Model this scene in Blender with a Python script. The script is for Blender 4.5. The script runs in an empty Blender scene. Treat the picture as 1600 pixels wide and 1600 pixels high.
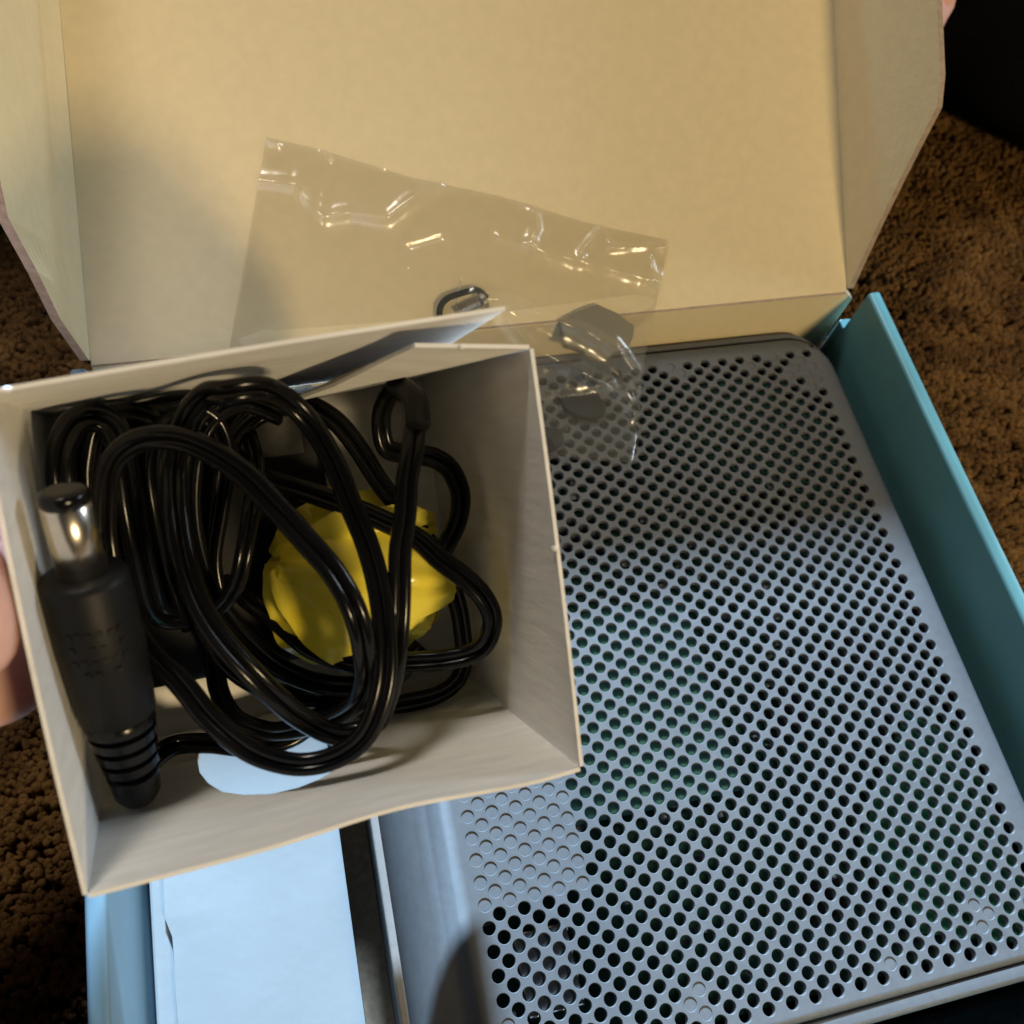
import bpy, bmesh, math, random
import numpy as np
from mathutils import Vector, Matrix, noise, geometry

random.seed(7); rng = np.random.default_rng(7)
scene = bpy.context.scene
COL = scene.collection
MM = 0.001
OFF = np.array([70.0, 40.0, 43.0])          # device-frame millimetres -> world (carpet at z = 0)
def Wp(p): return tuple((np.asarray(p, float) + OFF) * MM)

# ------------------------------------------------------------------ camera
CAM_X = (0.96640, -0.21633, 0.13881); CAM_D = (-0.13233, -0.88172, -0.45284); CAM_F = (0.22035, 0.41926, -0.88072)
cd = bpy.data.cameras.new('camera'); cam = bpy.data.objects.new('camera', cd); COL.objects.link(cam)
m = Matrix.Identity(4)
for r in range(3):
    m[r][0] = CAM_X[r]; m[r][1] = -CAM_D[r]; m[r][2] = -CAM_F[r]; m[r][3] = Wp((-112.457, -90.309, 158.490))[r]
cam.matrix_world = m
cd.sensor_width = 36; cd.lens = 36 * 1491.03 / 1600; cd.clip_start = 0.004; cd.clip_end = 20
cd.dof.use_dof = True; cd.dof.focus_distance = 0.142; cd.dof.aperture_fstop = 34
scene.camera = cam

# ------------------------------------------------------------------ world and lamps
w = bpy.data.worlds.new('World'); scene.world = w; w.use_nodes = True
bg = w.node_tree.nodes['Background']; bg.inputs[0].default_value = (0.66, 0.80, 1.0, 1); bg.inputs[1].default_value = 0.015
def area(name, d, dist, sx, sy, power, col, target=(-55, -20, 10)):
    l = bpy.data.lights.new(name, 'AREA'); l.shape = 'RECTANGLE'; l.size = sx; l.size_y = sy; l.energy = power; l.color = col
    o = bpy.data.objects.new(name, l); COL.objects.link(o)
    d = Vector(d).normalized(); o.location = Vector(Wp(target)) + d * dist
    o.rotation_euler = d.to_track_quat('Z', 'Y').to_euler()
    return o
area('warm_room_lamp', (0.32, -0.79, 0.52), 1.0, 0.125, 0.125, 5.5, (1.0, 0.76, 0.42))
area('overhead_fill_light', (-0.22, 0.47, 0.86), 1.5, 0.25, 0.25, 7.8, (1.0, 0.92, 0.80))  # added fill from overhead, brightens the inside of the small carton
area('cool_window_light', (0.052, 0.905, 0.408), 6.0, 0.50, 0.20, 2150.0, (0.55, 0.77, 1.0))
area('side_window_light', (0.90, 0.12, 0.38), 1.3, 0.30, 0.22, 4.5, (0.78, 0.90, 1.0))
scene.view_settings.view_transform = 'Standard'; scene.view_settings.look = 'None'
scene.view_settings.exposure = 0.0; scene.view_settings.gamma = 1.0

# ------------------------------------------------------------------ materials
def pbr(name, col, rough=0.5, metal=0.0, spec=0.5, var=0.0, vscale=200.0, bump=0.0, bscale=1500.0, col2=None, stretch=None, coat=0.0, sss=0.0, rvar=0.0):
    M = bpy.data.materials.new(name); M.use_nodes = True; nt = M.node_tree; N = nt.nodes; L = nt.links
    b = N['Principled BSDF']
    b.inputs['Base Color'].default_value = (*col, 1); b.inputs['Roughness'].default_value = rough
    b.inputs['Metallic'].default_value = metal; b.inputs['Specular IOR Level'].default_value = spec
    b.inputs['Coat Weight'].default_value = coat
    if sss:
        b.inputs['Subsurface Weight'].default_value = sss; b.inputs['Subsurface Radius'].default_value = (0.004, 0.0015, 0.0008); b.inputs['Subsurface Scale'].default_value = 1.0
    tc = N.new('ShaderNodeTexCoord'); mp = N.new('ShaderNodeMapping'); L.new(tc.outputs['Object'], mp.inputs[0])
    if stretch: mp.inputs['Scale'].default_value = stretch
    if var or col2:
        n = N.new('ShaderNodeTexNoise'); n.inputs['Scale'].default_value = vscale; n.inputs['Detail'].default_value = 5
        L.new(mp.outputs[0], n.inputs['Vector'])
        r = N.new('ShaderNodeValToRGB'); r.color_ramp.elements[0].position = 0.3; r.color_ramp.elements[1].position = 0.7
        c2 = col2 if col2 else tuple(min(1, c * (1 + var)) for c in col)
        c1 = col if col2 else tuple(c * (1 - var) for c in col)
        r.color_ramp.elements[0].color = (*c1, 1); r.color_ramp.elements[1].color = (*c2, 1)
        L.new(n.outputs['Fac'], r.inputs[0]); L.new(r.outputs[0], b.inputs['Base Color'])
    if rvar:
        n3 = N.new('ShaderNodeTexNoise'); n3.inputs['Scale'].default_value = vscale * 0.6; n3.inputs['Detail'].default_value = 6
        L.new(mp.outputs[0], n3.inputs['Vector'])
        mr = N.new('ShaderNodeMapRange'); mr.inputs['To Min'].default_value = max(0, rough - rvar); mr.inputs['To Max'].default_value = min(1, rough + rvar)
        mr.inputs['From Min'].default_value = 0.3; mr.inputs['From Max'].default_value = 0.7
        L.new(n3.outputs['Fac'], mr.inputs[0]); L.new(mr.outputs[0], b.inputs['Roughness'])
    if bump:
        n2 = N.new('ShaderNodeTexNoise'); n2.inputs['Scale'].default_value = bscale; n2.inputs['Detail'].default_value = 4
        L.new(mp.outputs[0], n2.inputs['Vector'])
        bp = N.new('ShaderNodeBump'); bp.inputs['Strength'].default_value = 1.0; bp.inputs['Distance'].default_value = bump * MM
        L.new(n2.outputs['Fac'], bp.inputs['Height']); L.new(bp.outputs[0], b.inputs['Normal'])
    return M
M_WHITE  = pbr('cream_card', (0.72, 0.605, 0.375), 0.62, spec=0.3, var=0.03, vscale=420, bump=0.025, bscale=900)
M_PAPER  = pbr('uncoated_white_card', (0.89, 0.88, 0.86), 0.75, spec=0.25, var=0.07, vscale=420, bump=0.10, bscale=700, stretch=(0.25, 1.0, 1.4))
M_PAPERX = pbr('uncoated_white_card_upright', (0.89, 0.88, 0.86), 0.75, spec=0.25, var=0.06, vscale=420, bump=0.09, bscale=700, stretch=(1.0, 1.4, 0.25))
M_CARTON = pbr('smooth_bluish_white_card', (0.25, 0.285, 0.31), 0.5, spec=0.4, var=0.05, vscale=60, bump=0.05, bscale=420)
M_KRAFT  = pbr('brown_board', (0.36, 0.27, 0.19), 0.85, spec=0.2, var=0.18, vscale=900, bump=0.04, bscale=1600)
M_GREYB  = pbr('grey_board', (0.34, 0.29, 0.25), 0.85, spec=0.2, var=0.15, vscale=900, bump=0.04, bscale=1600)
M_DIV    = pbr('pale_grey_board', (0.22, 0.215, 0.21), 0.7, spec=0.25, var=0.06, vscale=500, bump=0.03)
M_SHADE   = pbr('black_gap_shade', (0.010, 0.010, 0.012), 0.95, spec=0.1, bump=0.2, bscale=1500, var=0.3, vscale=900)  # black that stands in for shade in the gap before the device
M_TEAL   = pbr('teal_printed_card', (0.080, 0.205, 0.215), 0.42, spec=0.45, var=0.05, vscale=120, bump=0.012, bscale=900, rvar=0.06)
M_TEALLIT   = pbr('cool_lit_teal_card', (0.15, 0.25, 0.32), 0.45, spec=0.45, var=0.05, vscale=120, bump=0.012, bscale=900)  # teal card made paler and bluer, cool light put into its colour
M_DEVICE = pbr('grey_powder_coat', (0.118, 0.126, 0.137), 0.55, metal=0.12, spec=0.5, var=0.06, vscale=700, bump=0.012, bscale=2600, rvar=0.06)
M_PCB    = pbr('green_circuit_board', (0.012, 0.060, 0.038), 0.35, spec=0.5, var=0.5, vscale=350)
M_ANT    = pbr('bright_green_board', (0.05, 0.26, 0.14), 0.4, spec=0.5, var=0.4, vscale=350)
M_SINK   = pbr('pale_heat_pad', (0.13, 0.38, 0.30), 0.4, var=0.1, vscale=300)
M_CHIP   = pbr('black_chip', (0.02, 0.02, 0.022), 0.5)
M_SOLDER = pbr('tin', (0.8, 0.8, 0.78), 0.25, metal=1.0)
M_CORD   = pbr('black_pvc', (0.005, 0.005, 0.006), 0.19, spec=0.30, bump=0.006, bscale=500, rvar=0.05)
M_MATTE  = pbr('matte_black_plastic', (0.006, 0.006, 0.007), 0.5, spec=0.25, bump=0.015, bscale=1800, rvar=0.06)
M_LABEL  = pbr('dark_grey_label', (0.055, 0.055, 0.052), 0.6, var=0.2, vscale=900)
M_METAL  = pbr('nickel_sleeve', (0.80, 0.74, 0.66), 0.25, metal=1.0, bump=0.004, bscale=900)
M_SKIN   = pbr('skin', (0.84, 0.51, 0.46), 0.5, spec=0.4, var=0.10, vscale=180, bump=0.06, bscale=1300, sss=0.25)
M_CLOTH  = pbr('black_fabric', (0.006, 0.006, 0.007), 0.9, spec=0.1, var=0.3, vscale=600, bump=0.2, bscale=900)
M_RUBBER = pbr('dark_rubber', (0.03, 0.03, 0.028), 0.7, spec=0.3)
M_GREYP  = pbr('grey_plastic_film_tape', (0.17, 0.155, 0.11), 0.5)
M_STEEL  = pbr('zinc_steel', (0.55, 0.53, 0.48), 0.3, metal=1.0)
M_CARPET = pbr('brown_carpet_backing', (0.030, 0.015, 0.005), 0.95, spec=0.1, col2=(0.09, 0.046, 0.016), vscale=160, bump=0.6, bscale=300)

def pile_mat():
    M = bpy.data.materials.new('brown_carpet_yarn'); M.use_nodes = True; nt = M.node_tree; N = nt.nodes; L = nt.links
    b = N['Principled BSDF']; b.inputs['Roughness'].default_value = 0.85; b.inputs['Specular IOR Level'].default_value = 0.15
    tc = N.new('ShaderNodeTexCoord')
    n = N.new('ShaderNodeTexNoise'); n.inputs['Scale'].default_value = 95; n.inputs['Detail'].default_value = 6; n.inputs['Roughness'].default_value = 0.7
    L.new(tc.outputs['Object'], n.inputs['Vector'])
    r = N.new('ShaderNodeValToRGB'); r.color_ramp.elements[0].position = 0.36; r.color_ramp.elements[1].position = 0.66
    r.color_ramp.elements[0].color = (0.070, 0.033, 0.010, 1); r.color_ramp.elements[1].color = (0.225, 0.118, 0.036, 1)
    L.new(n.outputs['Fac'], r.inputs[0]); L.new(r.outputs[0], b.inputs['Base Color'])
    n2 = N.new('ShaderNodeTexNoise'); n2.inputs['Scale'].default_value = 1400; n2.inputs['Detail'].default_value = 4
    L.new(tc.outputs['Object'], n2.inputs['Vector'])
    bp = N.new('ShaderNodeBump'); bp.inputs['Distance'].default_value = 0.0006; L.new(n2.outputs['Fac'], bp.inputs['Height']); L.new(bp.outputs[0], b.inputs['Normal'])
    return M
M_PILE = pile_mat()
def yellow_mat():
    M = pbr('yellow_plastic', (0.96, 0.77, 0.04), 0.22, spec=0.5, bump=0.04, bscale=260, col2=(0.97, 0.90, 0.18), vscale=55)
    b = M.node_tree.nodes['Principled BSDF']; b.inputs['Subsurface Weight'].default_value = 0.08
    b.inputs['Subsurface Radius'].default_value = (0.003, 0.002, 0.0004)
    return M
M_YELLOW = yellow_mat()
def film_mat():
    M = bpy.data.materials.new('clear_polythene'); M.use_nodes = True; nt = M.node_tree; N = nt.nodes; L = nt.links
    N.remove(N['Principled BSDF']); out = N['Material Output']
    tr = N.new('ShaderNodeBsdfTransparent'); tr.inputs[0].default_value = (0.985, 0.98, 0.96, 1)
    gl = N.new('ShaderNodeBsdfAnisotropic') if False else N.new('ShaderNodeBsdfGlossy'); gl.inputs['Roughness'].default_value = 0.24; gl.inputs['Color'].default_value = (1, 1, 1, 1)
    df = N.new('ShaderNodeBsdfDiffuse'); df.inputs[0].default_value = (0.55, 0.54, 0.50, 1)
    lw = N.new('ShaderNodeLayerWeight'); lw.inputs['Blend'].default_value = 0.5
    pw = N.new('ShaderNodeMath'); pw.operation = 'POWER'; pw.inputs[1].default_value = 4.5; L.new(lw.outputs['Facing'], pw.inputs[0])
    mr = N.new('ShaderNodeMath'); mr.operation = 'MULTIPLY_ADD'; mr.inputs[1].default_value = 0.7; mr.inputs[2].default_value = 0.065; mr.use_clamp = True
    L.new(pw.outputs[0], mr.inputs[0])
    m1 = N.new('ShaderNodeMixShader'); m1.inputs[0].default_value = 0.05; L.new(tr.outputs[0], m1.inputs[1]); L.new(df.outputs[0], m1.inputs[2])
    m2 = N.new('ShaderNodeMixShader'); L.new(mr.outputs[0], m2.inputs[0]); L.new(m1.outputs[0], m2.inputs[1]); L.new(gl.outputs[0], m2.inputs[2])
    tc = N.new('ShaderNodeTexCoord'); n = N.new('ShaderNodeTexNoise'); n.inputs['Scale'].default_value = 160; n.inputs['Detail'].default_value = 3
    L.new(tc.outputs['Object'], n.inputs['Vector'])
    bp = N.new('ShaderNodeBump'); bp.inputs['Distance'].default_value = 0.0002; L.new(n.outputs['Fac'], bp.inputs['Height']); L.new(bp.outputs[0], gl.inputs['Normal'])
    L.new(m2.outputs[0], out.inputs['Surface'])
    return M
M_FILM = film_mat()

# ------------------------------------------------------------------ helpers
def tag(o, label=None, cat=None, group=None, kind=None):
    if label: o['label'] = label
    if cat: o['category'] = cat
    if group: o['group'] = group
    if kind: o['kind'] = kind
    return o
def empty(name, loc, label, cat, group=None, rot=None):
    o = bpy.data.objects.new(name, None); o.empty_display_size = 0.01; COL.objects.link(o)
    if rot is not None: o.matrix_world = rot
    else: o.location = loc
    return tag(o, label, cat, group)
def mk(name, verts, faces, mats, parent=None, smooth=False, fm=None, local=False, bevel=0, seg=2):
    """verts in device-frame mm (or the parent's own mm when local)"""
    me = bpy.data.meshes.new(name)
    if local: vs = [tuple(np.asarray(v, float) * MM) for v in verts]
    else: vs = [Wp(v) for v in verts]
    org = Vector((0, 0, 0))
    q = parent
    while q is not None and not local: org = org + q.location; q = q.parent
    vs = [tuple(Vector(v) - org) for v in vs]
    me.from_pydata(vs, [], faces)
    if not isinstance(mats, (list, tuple)): mats = [mats]
    for mt in mats: me.materials.append(mt)
    if fm is not None: me.polygons.foreach_set('material_index', fm)
    me.polygons.foreach_set('use_smooth', [smooth] * len(me.polygons))
    me.validate(); me.update()
    o = bpy.data.objects.new(name, me); COL.objects.link(o)
    if parent is not None: o.parent = parent
    if bevel:
        b = o.modifiers.new('bevel', 'BEVEL'); b.width = bevel * MM; b.segments = seg; b.limit_method = 'ANGLE'; b.angle_limit = math.radians(35)
    return o
def box(x0, x1, y0, y1, z0, z1):
    v = [(x, y, z) for x in (x0, x1) for y in (y0, y1) for z in (z0, z1)]
    f = [(0, 1, 3, 2), (4, 6, 7, 5), (0, 4, 5, 1), (2, 3, 7, 6), (0, 2, 6, 4), (1, 5, 7, 3)]
    return v, f
def panel(pts, tvec):
    """planar polygon pts (front face) given depth tvec; faces: 0 front, 1 back, then edges"""
    n = len(pts); v = [tuple(p) for p in pts] + [tuple(np.asarray(p) + np.asarray(tvec)) for p in pts]
    f = [tuple(range(n)), tuple(range(2 * n - 1, n - 1, -1))]
    fm = [0, 1]
    for i in range(n):
        j = (i + 1) % n; f.append((i, i + n, j + n, j)); fm.append(2)
    return v, f, fm
def loft(rows, closed_u=True, cap0=False, cap1=False):
    n = len(rows[0]); v = [tuple(p) for r in rows for p in r]; f = []
    for i in range(len(rows) - 1):
        for j in range(n if closed_u else n - 1):
            k = (j + 1) % n; f.append((i * n + j, i * n + k, (i + 1) * n + k, (i + 1) * n + j))
    if cap0: f.append(tuple(range(n - 1, -1, -1)))
    if cap1: f.append(tuple((len(rows) - 1) * n + j for j in range(n)))
    return v, f
def catmull(P, per=10):
    P = np.array(P, float); P = np.vstack([2 * P[0] - P[1], P, 2 * P[-1] - P[-2]]); out = []
    for i in range(1, len(P) - 2):
        for t in np.linspace(0, 1, per, endpoint=False):
            a, b, c, d = P[i - 1], P[i], P[i + 1], P[i + 2]
            out.append(0.5 * (2 * b + (c - a) * t + (2 * a - 5 * b + 4 * c - d) * t * t + (3 * b - a - 3 * c + d) * t ** 3))
    out.append(P[-2]); return np.array(out)
def tube_rows(path, rad, seg=10, up=(0, 0, 1), ref=None):
    path = np.asarray(path, float); rows = []; T = np.gradient(path, axis=0); T /= np.linalg.norm(T, axis=1)[:, None] + 1e-9
    nrm = None
    for k, (p, t) in enumerate(zip(path, T)):
        if nrm is None:
            a = np.cross(t, up)
            if np.linalg.norm(a) < 1e-3: a = np.cross(t, (1, 0, 0))
            nrm = a / np.linalg.norm(a)
        nrm = nrm - t * (nrm @ t); nrm /= np.linalg.norm(nrm) + 1e-9
        bi = np.cross(t, nrm); r = rad[k] if hasattr(rad, '__len__') else rad
        rows.append([p + r * (math.cos(a) * nrm + math.sin(a) * bi) for a in np.linspace(0, 2 * math.pi, seg, endpoint=False)])
    return rows
def join(parts):
    V = []; F = []
    for v, f in parts:
        o = len(V); V += list(v); F += [tuple(i + o for i in q) for q in f]
    return V, F
def rrect(x0, x1, y0, y1, r, n=10, side=8):
    pts = []; nr = []
    for cx, cy, a0 in ((x1 - r, y1 - r, 0), (x0 + r, y1 - r, 90), (x0 + r, y0 + r, 180), (x1 - r, y0 + r, 270)):
        for k in range(n + 1):
            a = math.radians(a0 + 90 * k / n); pts.append((cx + r * math.cos(a), cy + r * math.sin(a))); nr.append((math.cos(a), math.sin(a)))
    return pts, nr

# ------------------------------------------------------------------ carpet
S = 900
mk('carpet', [(-S, -S, -43.4), (S, -S, -43.4), (S, S, -43.4), (-S, S, -43.4)], [(0, 1, 2, 3)], M_CARPET)['kind'] = 'structure'
def carpet_pile():
    pts = []
    def fill(x0, x1, y0, y1, n):
        pts.append(np.c_[rng.uniform(x0, x1, n), rng.uniform(y0, y1, n)])
    fill(14, 190, -240, 240, 66000); fill(-290, -149, -240, 190, 60000)
    P = np.vstack(pts); n = len(P)
    ang = rng.uniform(0, 2 * np.pi, n); ln = rng.uniform(3.9, 5.1, n); lean = rng.normal(0, 0.7, (n, 2))
    flow = np.array([[noise.noise(Vector((x * .06, y * .06, 3))), noise.noise(Vector((x * .06, y * .06, 9)))] for x, y in P]) * 2.0
    r = rng.uniform(0.75, 1.35, n); el = rng.uniform(.55, 1.0, n)
    K = 5; V = np.zeros((n, 2 * K + 1, 3)); z0 = -43.4; sh = lean + flow
    for k in range(K):
        a = k * 2 * np.pi / K
        u = r * np.cos(a); v_ = r * el * np.sin(a); ox = u * np.cos(ang) - v_ * np.sin(ang); oy = u * np.sin(ang) + v_ * np.cos(ang)
        V[:, k] = np.c_[P[:, 0] + ox * .8, P[:, 1] + oy * .8, np.full(n, z0)]
        V[:, K + k] = np.c_[P[:, 0] + sh[:, 0] * .8 + ox, P[:, 1] + sh[:, 1] * .8 + oy, z0 + ln * .78]
    V[:, 2 * K] = np.c_[P[:, 0] + sh[:, 0], P[:, 1] + sh[:, 1], z0 + ln]
    base = np.arange(n)[:, None] * (2 * K + 1)
    quads = np.concatenate([base + np.array([k, (k + 1) % K, K + (k + 1) % K, K + k]) for k in range(K)], axis=0)
    tris = np.concatenate([base + np.array([K + k, K + (k + 1) % K, 2 * K]) for k in range(K)], axis=0)
    me = bpy.data.meshes.new('carpet_pile'); vv = ((V.reshape(-1, 3) + OFF) * MM)
    me.vertices.add(len(vv)); me.vertices.foreach_set('co', vv.ravel())
    nl = quads.size + tris.size; me.loops.add(nl); me.loops.foreach_set('vertex_index', np.concatenate([quads.ravel(), tris.ravel()]).astype(np.int32))
    np_ = len(quads) + len(tris); me.polygons.add(np_)
    starts = np.concatenate([np.arange(len(quads)) * 4, quads.size + np.arange(len(tris)) * 3]).astype(np.int32)
    me.polygons.foreach_set('loop_start', starts)
    me.polygons.foreach_set('use_smooth', np.ones(np_, bool))
    me.materials.append(M_PILE); me.update(calc_edges=True); me.validate()
    o = bpy.data.objects.new('carpet_pile', me); COL.objects.link(o)
    tag(o, 'short brown carpet pile around the open box', 'carpet pile', kind='stuff')
carpet_pile()

# ------------------------------------------------------------------ the open outer box
FX0, FX1, FY0, FY1 = -144.2, 10.0, -140.0, 20.5
BOX = empty('packaging_box', Wp((-67, -53, -43)), 'large teal and white cardboard packaging box lying open with its white lid folded back', 'box')
v, f = box(-147.0, 12.9, -143.0, 22.1, -41.5, -40.0); mk('floor_panel', v, f, M_KRAFT, BOX)
def side_wall(name, x_in, sgn, top, mat, y0=-143.0, y1=17.8, th=2.9):
    prof = [(0, -40)]
    prof += [(0, top - .9)] + [(.9 - .9 * math.cos(a), top - .9 + .9 * math.sin(a)) for a in np.linspace(.3, math.pi / 2, 5)]
    prof += [(th - .9 + .9 * math.sin(a), top - .9 + .9 * math.cos(a)) for a in np.linspace(0.2, math.pi / 2, 5)] + [(th, -40)]
    rows = []
    ys = np.linspace(y0, y1, 30)
    for y in ys:
        wob = 0.12 * math.sin(y * .07) + 0.08 * noise.noise(Vector((y * .11, 0, 1)))
        rows.append([(x_in + sgn * x, y, z + (wob if z > 0 else 0)) for x, z in prof])
    v, f = loft(rows, True, True, True)
    return mk(name, v, f, mat, BOX, smooth=True, bevel=0)
for o in (side_wall('side_wall', 10.0, 1, 13.4, M_TEAL), side_wall('side_wall', -144.2, -1, 12.6, M_TEALLIT)):
    md = o.modifiers.new('edge', 'EDGE_SPLIT'); md.split_angle = math.radians(50)
v, f = box(-144.2, 10.0, -142.9, -140.0, -40, 12.4); mk('front_wall', v, f, M_TEAL, BOX, bevel=.6)
v, f = box(10.02, 12.8, 17.9, 20.4, -40, 1.5); mk('corner_flap', v, f, M_TEAL, BOX, bevel=.3)
# back wall, white inside, and lid with a rounded fold
v, f, fm = panel([(-144.1, 20.5, -40), (-144.1, 20.5, 9.2), (7.7, 20.5, 10.3), (9.6, 20.5, 8.6), (9.6, 20.5, -40)], (0, 1.6, 0)); mk('back_wall', v, f, [M_WHITE, M_TEAL, M_KRAFT], BOX, fm=fm)
LD = np.array([0.058, 0.8735, 0.4834]); LD /= np.linalg.norm(LD); LN = np.array([0, -0.4842, 0.8750])
def lidpt(x, a, h=0.0):                     # x along the hinge, a up the lid, h off its inner face
    z0 = 9.3 + (x + 144.2) / 151.8 * 1.0
    return np.array([x, 20.5, z0]) + LD * a + LN * h
def lid_panel():
    rows = []
    xs = np.linspace(-144.2, 7.6, 40)
    arc = [(-0.0, -.02), (.9, .16), (2.0, .10)]
    avals = [0.0, 0.7, 1.5, 2.5, 4, 8] + list(np.linspace(14, 152, 24))
    for a in avals:
        row = []
        for x in xs:
            dent = 0.25 * noise.noise(Vector((x * .02, a * .03, 5)))
            drop = -0.35 * math.exp(-(a / 1.6) ** 2)
            row.append(lidpt(x, a, dent * min(1, a / 10) + drop))
        rows.append(row)
    n = len(xs); V = [p for r in rows for p in r]; nb = len(V)
    V += [p - LN * 1.6 for p in V]; F = []; FM = []
    for i in range(len(rows) - 1):
        for j in range(n - 1):
            q = (i * n + j, i * n + j + 1, (i + 1) * n + j + 1, (i + 1) * n + j)
            F.append(q); FM.append(0); F.append(tuple(k + nb for k in q[::-1])); FM.append(1)
    per = [j for j in range(n)] + [i * n + n - 1 for i in range(1, len(rows))] + [(len(rows) - 1) * n + j for j in range(n - 2, -1, -1)] + [i * n for i in range(len(rows) - 2, 0, -1)]
    for a, b in zip(per, per[1:] + per[:1]): F.append((a, a + nb, b + nb, b)); FM.append(2)
    return mk('lid', V, F, [M_WHITE, M_TEAL, M_KRAFT], BOX, smooth=False, fm=FM)
LID = lid_panel()
def flap(side):
    # hinged along the lid's long edge, standing up towards the viewer; slanted at the hinge end
    al = math.radians(75 if side > 0 else 86); wdt = 24.7 if side > 0 else 33.0; slope = 0.80 if side > 0 else 1.75
    Xs = np.array([side, 0, 0.0]); F_ = math.cos(al) * Xs + math.sin(al) * LN
    base = 7.6 if side > 0 else -144.2
    Nf = np.cross(LD, F_) * (1 if side > 0 else -1)          # inner face normal side
    if Nf[0] * side > 0: Nf = -Nf
    rows = []
    As = np.linspace(0, 1, 16)
    outline = []
    n = 12
    grid = []
    for i in range(25):
        a = 1.2 + i / 24 * 140.0
        wmax = min(wdt, 0.4 + (a - 1.2) * slope)
        row = []
        for k in range(n):
            t = k / (n - 1) * wmax
            bow = 0.9 * math.sin(min(1, t / wdt) * math.pi) * 0.6 + 0.0
            F1_ = math.cos(al * .72) * Xs + math.sin(al * .72) * LN
            row.append(lidpt(base, a) + (F1_ * (t + .05) if t < 5 or side > 0 and False else F1_ * 5.05 + F_ * (t - 5)) + Nf * bow if side < 0 else lidpt(base, a) + F_ * (t + 0.05) + Nf * bow)
        grid.append(row)
    V = [p for r in grid for p in r]; nb = len(V); V += [p - Nf * 1.5 for p in V]; F = []; FM = []
    R_ = len(grid)
    for i in range(R_ - 1):
        for j in range(n - 1):
            q = (i * n + j, i * n + j + 1, (i + 1) * n + j + 1, (i + 1) * n + j)
            if side > 0: q = q[::-1]
            F.append(q); FM.append(0); F.append(tuple(k + nb for k in q[::-1])); FM.append(1)
    per = [j for j in range(n)] + [i * n + n - 1 for i in range(1, R_)] + [(R_ - 1) * n + j for j in range(n - 2, -1, -1)] + [i * n for i in range(R_ - 2, 0, -1)]
    for a, b in zip(per, per[1:] + per[:1]): F.append((a, a + nb, b + nb, b)); FM.append(2)
    return mk('dust_flap', V, F, [M_WHITE, M_TEAL, M_KRAFT], LID, smooth=False, fm=FM)
for sd in (1, -1):
    o = flap(sd); o.location = -BOX.location * 0
# tuck edge at the far end of the lid
v, f, fm = panel([lidpt(-140, 152.2), lidpt(4, 152.2), lidpt(0, 152.2) + (LD * .5 - LN * .87) * 13, lidpt(-136, 152.2) + (LD * .5 - LN * .87) * 13], LD * 1.5)
mk('tuck_flap', v, f, [M_WHITE, M_TEAL, M_KRAFT], LID, fm=fm)

# ------------------------------------------------------------------ inserts inside the box
INS = empty('cardboard_insert', Wp((-107, -53, -40)), 'brown and grey cardboard divider between the white carton and the grey device', 'insert')
v, f = box(-107.3, -106.0, -125.5, 19.8, -39.8, -0.3); mk('divider_wall', v, f, M_DIV, INS, bevel=.3)
v, f = box(-112.2, -107.4, -125.5, 19.8, -28.5, -27); mk('ledge', v, f, M_KRAFT, INS)
CAR = empty('white_carton', Wp((-126, -50, -40)), 'flat white carton lying in the left compartment of the open box', 'carton')
v, f = box(-105.0, 9.5, -139.5, -113.0, -39.8, -13)
GAP_SHADE = mk('gap_shade_block', v, f, M_SHADE, None, bevel=1.0); tag(GAP_SHADE, 'added black block standing in for shade in front of the grey device', 'gap_shade')  # added block, its black gives the gap its shade
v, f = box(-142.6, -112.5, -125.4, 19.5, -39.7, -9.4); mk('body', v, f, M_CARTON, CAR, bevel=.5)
def carton_top():
    V = []; F = []
    ys = np.linspace(-125, 19, 50); xs = np.linspace(0, 1, 10)
    for y in ys:
        xl = -140.3 + (0.9 if y < -73.5 else 0.0) + 0.1 * noise.noise(Vector((y * .2, 0, 0)))
        for t in xs:
            x = xl + (-112.3 - xl) * t
            V.append((x, y, -8.6 + 0.5 * math.sin(t * math.pi) + 0.25 * noise.noise(Vector((x * .06, y * .03, 2)))))
    n = 10; nb = len(V); V += [(x, y, z - 0.5) for x, y, z in V]
    for i in range(49):
        for j in range(9):
            q = (i * n + j, i * n + j + 1, (i + 1) * n + j + 1, (i + 1) * n + j); F += [q, tuple(k + nb for k in q[::-1])]
    per = [j for j in range(n)] + [i * n + 9 for i in range(1, 50)] + [49 * n + j for j in range(8, -1, -1)] + [i * n for i in range(48, 0, -1)]
    for a, b in zip(per, per[1:] + per[:1]): F.append((a, a + nb, b + nb, b))
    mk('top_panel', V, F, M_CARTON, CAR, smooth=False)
carton_top()

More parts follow.
